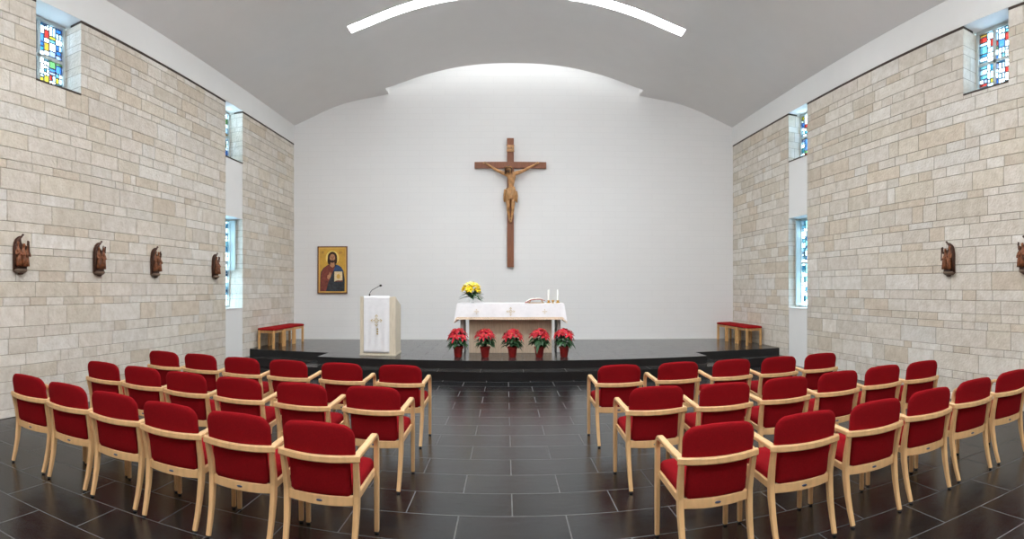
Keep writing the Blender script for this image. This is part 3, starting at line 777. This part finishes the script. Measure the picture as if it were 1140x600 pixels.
tx = bpy.data.curves.new('inscription', 'FONT'); tx.body = 'INRI'; tx.size = .075; tx.extrude = .001; tx.align_x = 'CENTER'; tx.align_y = 'CENTER'
t0_ = bpy.data.objects.new('inscription', tx); COL.objects.link(t0_); bpy.context.view_layer.update()
tm = bpy.data.meshes.new_from_object(t0_.evaluated_get(bpy.context.evaluated_depsgraph_get())); bpy.data.objects.remove(t0_)
tm.materials.clear(); tm.materials.append(M['hairwood'])
to = bpy.data.objects.new('inscription', tm); COL.objects.link(to); to.parent = sg; to.location = (0, -.106, Z(4.962)); to.rotation_euler = (pi/2, 0, 0)

def skin_body(name, verts, edges, radii, m, parent, root=0, sub=2, post=None):
    me = bpy.data.meshes.new(name); me.from_pydata(verts, edges, []); ob = bpy.data.objects.new(name, me); COL.objects.link(ob)
    md = ob.modifiers.new('skin', 'SKIN'); md.use_smooth_shade = True
    for i, r in enumerate(radii):
        sv = me.skin_vertices[0].data[i]; sv.radius = (r, r) if not isinstance(r, tuple) else r; sv.use_root = (i == root)
    sb = ob.modifiers.new('sub', 'SUBSURF'); sb.levels = sub; sb.render_levels = sub
    bpy.context.view_layer.update()
    dg = bpy.context.evaluated_depsgraph_get(); nm = bpy.data.meshes.new_from_object(ob.evaluated_get(dg))
    bpy.data.objects.remove(ob); 
    if post:
        for v in nm.vertices: v.co = post(v.co)
    nm.materials.clear(); nm.materials.append(m); nm.name = name
    for p in nm.polygons: p.use_smooth = True
    o = bpy.data.objects.new(name, nm); COL.objects.link(o); o.parent = parent
    return o
V = []; E_ = []; R_ = []
def jv(x, y, z, r, link=None):
    V.append((x, y, Z(z))); R_.append(r); i = len(V)-1
    if link is not None: E_.append((link, i))
    return i
pel = jv(.0, -.165, 3.83, (.098, .075))
wst = jv(.012, -.175, 3.99, (.070, .058), pel)
rib = jv(.020, -.185, 4.10, (.088, .072), wst)
chs = jv(.022, -.180, 4.21, (.108, .080), rib)
clv = jv(.015, -.170, 4.30, (.080, .060), chs)
nek = jv(.000, -.185, 4.355, (.042, .042), clv)
hd0 = jv(-.022, -.225, 4.375, (.055, .060), nek)
hd1 = jv(-.046, -.240, 4.425, (.070, .076), hd0)
hd2 = jv(-.050, -.230, 4.465, (.058, .064), hd1)
for s, sh, el, wr, hn in ((-1, (-.130, -.150, 4.335), (-.345, -.125, 4.425), (-.545, -.110, 4.560), (-.60, -.108, 4.588)), (1, (.158, -.150, 4.35), (.375, -.125, 4.440), (.585, -.110, 4.560), (.640, -.108, 4.588))):
    a = jv(*sh, .056, clv)
    m1 = jv((sh[0]*.5+el[0]*.5), -.14, (sh[2]+el[2])/2-.005, .046, a)
    b = jv(*el, .037, m1); m2 = jv(el[0]*.65+wr[0]*.35, -.12, el[2]*.65+wr[2]*.35, .036, b); c = jv(*wr, .024, m2); d = jv(hn[0], hn[1], hn[2], (.030, .016), c)
    for k, (da, L) in enumerate(((-.5, .055), (-.2, .075), (.08, .080), (.36, .072))):
        ang = .35+da; f1 = jv(hn[0]+s*cos(ang)*L*.5, hn[1]-.012, hn[2]+sin(ang)*L*.5, .0095, d); jv(hn[0]+s*cos(ang)*L*.9, hn[1]-.032, hn[2]+sin(ang)*L*.82, .008, f1)
    t_ = jv(hn[0]+s*.004, hn[1]-.026, hn[2]+.026, .0095, d); jv(hn[0]+s*.024, hn[1]-.040, hn[2]+.042, .008, t_)
for s in (-1, 1):
    h = jv(s*.058, -.165, 3.76, .074, pel); th = jv(s*.060, -.205, 3.64, .056, h); k = jv(s*.056, -.245, 3.53, .042, th)
    cf = jv(s*.054, -.205, 3.43, .039, k); an = jv(s*.026, -.150-(.018 if s > 0 else 0), 3.255, .024, cf)
    ft = jv(s*.006, -.178-(.035 if s > 0 else 0), 3.20, .031, an); jv(s*.006, -.200-(.035 if s > 0 else 0), 3.135, .024, ft)
fig = skin_body('figure', V, E_, R_, M['corpus'], cru)
# face, hair, crown, nails, loincloth
hc = Vector((-.048, -.238, Z(4.428)))
mb = MB(); mb.blob(hc+Vector((-.006, -.078, -.010)), (.010, .018, .020), 8, 6)                         # nose
for s in (-1, 1): mb.blob(hc+Vector((s*.026-.004, -.066, .010)), (.014, .008, .007), 8, 6)             # eyelids
mb.blob(hc+Vector((-.008, -.066, -.036)), (.018, .010, .005), 8, 5)
mb.build('face', M['corpus'], cru, smooth=True)
rng = random.Random(2); mb = MB()
mb.blob(hc+Vector((.002, .018, .022)), (.078, .080, .072), 14, 9)
for k in range(16):
    a = -.2+k*(pi+.4)/15; x, y = cos(a)*.074, sin(a)*.07+.01
    L = rng.uniform(.11, .17)
    mb.tube([hc+Vector((x, y, .05)), hc+Vector((x*1.1, y*1.05-.01, -.02)), hc+Vector((x*1.05+rng.uniform(-.01, .01), y*.9-.03, .02-L))], [.020, .020, .007], 6)
for k in range(7):
    x = -.034+.011*k-.006; mb.tube([hc+Vector((x, -.058, -.045)), hc+Vector((x*.7-.004, -.062, -.095+abs(x)*.3))], [.013, .004], 6)
mb.build('hair_and_beard', M['hairwood'], cru, smooth=True)
mb = MB()
for q in range(2):
    p = [hc+Vector((cos(a)*.083, sin(a)*.085+.005, .038+.010*sin(a*5+q*2))) for a in [2*pi*i/30 for i in range(31)]]; mb.tube(p, .008, 6)
for k in range(14):
    a = k*2*pi/14; b = hc+Vector((cos(a)*.085, sin(a)*.087+.005, .04)); mb.tube([b, b+Vector((cos(a)*.02, sin(a)*.02, .022*(-1)**k))], [.004, .001], 5)
mb.build('crown_of_thorns', M['corpus'], cru, smooth=True)
mb = MB()
rs = []
for i in range(15):
    t = i/14; z = Z(3.985)-t*.27; r = []
    for j in range(40):
        a = 2*pi*j/40; f = 1+.11*sin(a*8+t*6)+.06*sin(a*3-t*8)
        rx = (.094+.020*sin(pi*t)+.006*t)*f; ry = (.084+.026*sin(pi*min(1, t*1.2))+.016*t)*f
        r.append((.004+rx*cos(a), -.178-.028*t+ry*sin(a)*1.0, z-.045*sin(a-1.9)*t+.025*cos(a)*(1-t)))
    rs.append(r)
mb.rings(rs, cap=False)
for k in range(5): # hanging drapery at his hip
    x = -.135+.014*k; mb.tube([(x, -.150+.006*k, Z(3.95)), (x-.016, -.165+.01*k, Z(3.80)), (x-.024, -.150, Z(3.655)-.012*(k % 2))], [.022, .026, .010], 7)
for k in range(4):
    x = .115+.012*k; mb.tube([(x, -.165, Z(3.90)), (x+.012, -.175, Z(3.78)), (x+.008, -.160, Z(3.66)-.01*k)], [.016, .022, .010], 7)
mb.tube([(-.10, -.235, Z(3.96)), (-.02, -.27, Z(3.91)), (.08, -.25, Z(3.87)), (.125, -.18, Z(3.90))], [.016, .024, .022, .012], 7)
mb.tube([(.09, -.24, Z(3.95)), (.02, -.275, Z(3.86)), (-.03, -.285, Z(3.76))], [.014, .020, .010], 7)
mb.build('loincloth', M['cloth_carved'], cru, smooth=True)
for (x, z, y) in ((-.60, 4.588, -.128), (.64, 4.588, -.128), (.004, 3.20, -.235)):
    mb = MB(); mb.tube([(x, y-.012, Z(z)), (x, -.05, Z(z))], [.010, .006], 8); mb.build('nail', M['darkmetal'], cru)

# ---------------------------------------------------------------- icon on the wall
IX = -(12.72*tan((CX-370.3)/F)); IYw = wall_y(IX); dy = (wall_y(IX+.3)-wall_y(IX-.3))/.6
ico = empty('icon_painting', (IX, IYw-.012, 2.005), atan2(dy, 1)); tag(ico, 'gold icon of a haloed long haired man with a book on the white wall', 'painting')
W2, H2 = .37, .585
mb = MB(); mb.box(-W2, W2, -.035, 0, -H2, H2); mb.build('panel', M['i_border'], ico, bevel=.004)
def pl(name, pts, lvl, m, par_=ico):
    mb = MB(); mb.poly(pts, -.0365-.0012*lvl, -.033); return mb.build(name, m, par_)
def ell(cx, cz, rx, rz, n=28, a0=0, a1=2*pi): return [(cx+rx*cos(a0+(a1-a0)*i/n), cz+rz*sin(a0+(a1-a0)*i/n)) for i in range(n)]
b = .028
pl('pale_edge', [(-W2+b, -H2+b), (W2-b, -H2+b), (W2-b, H2-b), (-W2+b, H2-b)], 0, M['i_edge'])
b = .055
pl('gold_ground', [(-W2+b, -H2+b), (W2-b, -H2+b), (W2-b, H2-b), (-W2+b, H2-b)], 1, M['i_gold'])
pl('halo', ell(.0, .30, .165, .175), 2, M['i_halo'])
zb_ = -H2+b+.002
pl('mantle', [(.30, zb_), (.305, -.22), (.27, -.02), (.22, .07), (.10, .13), (.0, .16), (-.12, .12), (-.22, .05), (-.285, -.05), (-.30, -.2), (-.305, zb_)], 3, M['i_mantle'])
pl('robe', [(-.02, .14), (-.12, .115), (-.21, .04), (-.27, -.06), (-.29, -.2), (-.295, zb_), (-.16, zb_), (-.10, -.30), (-.02, -.12), (.06, .06), (.05, .13)], 4, M['i_robe'])
M['i_blue'] = mat('icon_blue_cloth', srgb(50, 72, 108), .7, noise=.3, scale=14)
pl('blue_shoulder', [(.06, .06), (.10, .13), (.18, .10), (.25, .02), (.285, -.06), (.17, -.03), (.05, -.035), (.02, -.02)], 4, M['i_blue'])
pl('hair', ell(0, .31, .115, .14)+[], 5, M['i_hair'])
pl('hair', [(-.115, .31), (-.125, .2), (-.10, .14), (-.04, .13), (.05, .13), (.10, .16), (.12, .22), (.115, .31)][::-1], 5, M['i_hair'])
pl('neck', [(-.045, .20), (.045, .20), (.06, .10), (0, .055), (-.06, .10)][::-1], 6, M['i_skin'])
pl('face', ell(0, .295, .068, .098), 7, M['i_skin'])
pl('beard', [(-.06, .26), (-.055, .205), (-.02, .175), (.02, .175), (.055, .205), (.06, .26), (.03, .232), (0, .245), (-.03, .232)], 8, M['i_hair'])
for s in (-1, 1):
    pl('eyebrow', [(s*.012, .333), (s*.030, .342), (s*.050, .332), (s*.030, .336)], 8, M['i_hair']); pl('eye', ell(s*.029, .315, .014, .006, 12), 8, M['i_hair'])
pl('nose', [(-.006, .32), (.006, .32), (.012, .268), (0, .262), (-.012, .268)], 8, M['i_robe'])
pl('hand', [(-.13, -.20), (-.09, -.24), (-.04, -.17), (-.03, -.09), (-.045, -.04), (-.06, -.10), (-.08, -.05), (-.085, -.11), (-.12, -.13)], 6, M['i_skin'])
pl('book', [(.045, -.29), (.25, -.29), (.245, -.04), (.05, -.04)], 7, M['i_book'])
pl('book_ornament', ell(.148, -.16, .045, .06, 16), 8, M['i_edge'])
pl('hand', [(.05, -.29), (.25, -.29), (.26, -.25), (.20, -.262), (.14, -.255), (.08, -.27)], 8, M['i_robe'])
for (x0, z0, pts) in ((-.255, .40, [[(0, 0), (0, .05)], [(0, .05), (.03, .05)], [(.03, .05), (.03, 0)]]), (.18, .40, [[(0, .05), (.03, 0)], [(.03, .05), (0, 0)], [(.045, .05), (.06, .025)], [(.06, .025), (.06, 0)]])):
    mb = MB()
    for (a_, b_) in pts:
        v = Vector((b_[0]-a_[0], b_[1]-a_[1])); nn = Vector((-v.y, v.x)).normalized()*.004
        mb.poly([(x0+a_[0]-nn.x, z0+a_[1]-nn.y), (x0+b_[0]-nn.x, z0+b_[1]-nn.y), (x0+b_[0]+nn.x, z0+b_[1]+nn.y), (x0+a_[0]+nn.x, z0+a_[1]+nn.y)], -.0395, -.037)
    mb.build('painted_letters', M['i_robe'], ico)

# ---------------------------------------------------------------- carved reliefs on the side walls
def station(X, s, y, seed, label, ztop=2.205, w=.21):
    """carved group of robed figures in a half arched shell; local x runs along the wall, local -y faces the room"""
    rng = random.Random(seed)
    r = empty('wall_relief', (X+s*.003, y, 1.735), radians(90) if s > 0 else radians(-90)); tag(r, label, 'carving')
    hw = w/2
    # arched back shell, higher at one end
    e = -1                       # side of the high arch: away from the altar
    flip = 1 if s > 0 else -1    # local x -> world y direction
    def X_(u): return u*flip
    ol = [(-hw, .03), (hw, .03), (hw, .33)]+[(hw-.02-.10*t, .33+.02*sin(t*9)) for t in (.1, .3)]+[(.02, .37), (.012, .42), (.03, .455), (-.005, .45)]+[(-.005-(hw-.005)*sin(t), .30+.145*cos(t)) for t in (.3, .7, 1.1, 1.57)]
    mb = MB(); mb.poly([(X_(a), b_) for a, b_ in ol], -.022, 0); mb.build('back_shell', M['relief_dark'], r, bevel=.004)
    mb = MB(); mb.tube([(X_(-hw+.006), -.03, .04), (X_(-hw+.004), -.05, .2), (X_(-hw+.01), -.055, .31), (X_(-hw*.62), -.06, .395), (X_(-.020), -.06, .43), (X_(.008), -.055, .455)], [.014, .016, .017, .016, .013, .012], 8)
    mb.blob((X_(.012), -.055, .460), (.016, .016, .014), 8, 6); mb.build('arched_rim', M['relief_dark'], r, smooth=True)
    mb = MB(); rs = []
    for z, k in ((-.002, .55), (.012, .85), (.026, 1.0), (.046, 1.02), (.050, .96)):
        rs.append([(X_(hw*k*cos(pi+pi*i/14)), .0+.085*k*sin(pi+pi*i/14)-.002, z) for i in range(15)])
    mb.rings(rs); mb.build('ledge', M['relief_stone'], r)
    mb = MB(); mb.blob((0, -.028, -.004), (.045, .026, .018), 12, 6); mb.build('corbel', M['relief_dark'], r, smooth=True)
    nf = 3 if seed % 2 else 2
    spots = [(-.052, -.052, .375), (.012, -.064, .345), (.068, -.046, .315)] if nf == 3 else [(-.040, -.058, .375), (.048, -.056, .345)]
    for (u, v, h) in spots:
        h *= rng.uniform(.93, 1.04); ln = rng.uniform(-.02, .02); b0 = .05
        def P(x_, y_, z_): return (X_(x_), y_, z_)
        vs = [P(u, v, b0+.02), P(u+ln*.3, v-.002, b0+h*.25), P(u+ln*.6, v-.004, b0+h*.5), P(u+ln, v, b0+h*.68), P(u+ln, v-.002, b0+h*.77), P(u+ln*1.3, v-.014, b0+h*.87), P(u+ln*1.3, v-.012, b0+h*.95)]
        ra = [.036, .034, .030, .032, .014, .020, .018]
        ed = [(i, i+1) for i in range(6)]
        for q in (-1, 1):
            n0 = len(vs); vs += [P(u+ln+q*.030, v-.004, b0+h*.64), P(u+ln+q*.034, v-.026, b0+h*rng.uniform(.45, .52)), P(u+q*.010, v-.042, b0+h*rng.uniform(.5, .62))]; ra += [.014, .012, .009]; ed += [(3, n0), (n0, n0+1), (n0+1, n0+2)]
        fg = skin_body('carved_figure', vs, ed, ra, M['relief'], r, sub=1)
        mb = MB()
        for q in range(5): x_ = u-.022+.011*q; mb.tube([P(x_, v-.020-.006*(2-abs(q-2)), b0+h*.55), P(x_+rng.uniform(-.006, .006), v-.030, b0+.03)], [.004, .007], 5)
        mb.build('drapery', M['relief'], fg, smooth=True)
    a0, a1 = rng.choice([((-.07, .12), (.03, .40)), ((.075, .20), (.09, .385)), ((-.02, .18), (.085, .36))])
    mb = MB(); mb.sweep([(X_(a0[0]), -.098, a0[1]), (X_(a1[0]), -.075, a1[1])], .014, .012, side=(0, 1, 0)); mb.sweep([(X_(.088), -.05, .30), (X_(.092), -.055, .395)], .016, .018, side=(0, 1, 0)); mb.build('wooden_beam', M['relief_dark'], r)
    return r
LP = ['carved wooden relief on the left stone wall, largest and nearest the viewer', 'carved wooden relief on the left stone wall, second from the viewer', 'carved wooden relief on the left stone wall, third from the viewer', 'carved wooden relief on the left wall next to the tall window, farthest from the viewer']
for k, (y, lab) in enumerate(zip((4.08, 5.47, 6.76, 8.60), LP)): station(XL, 1, y, 31+k, lab)
for k, (y, lab) in enumerate(zip((5.17, 3.86), ('carved wooden relief on the right stone wall, whole in view above the chairs', 'carved wooden relief on the right stone wall, cut by the photo edge'))): station(XR, -1, y, 42+k, lab)
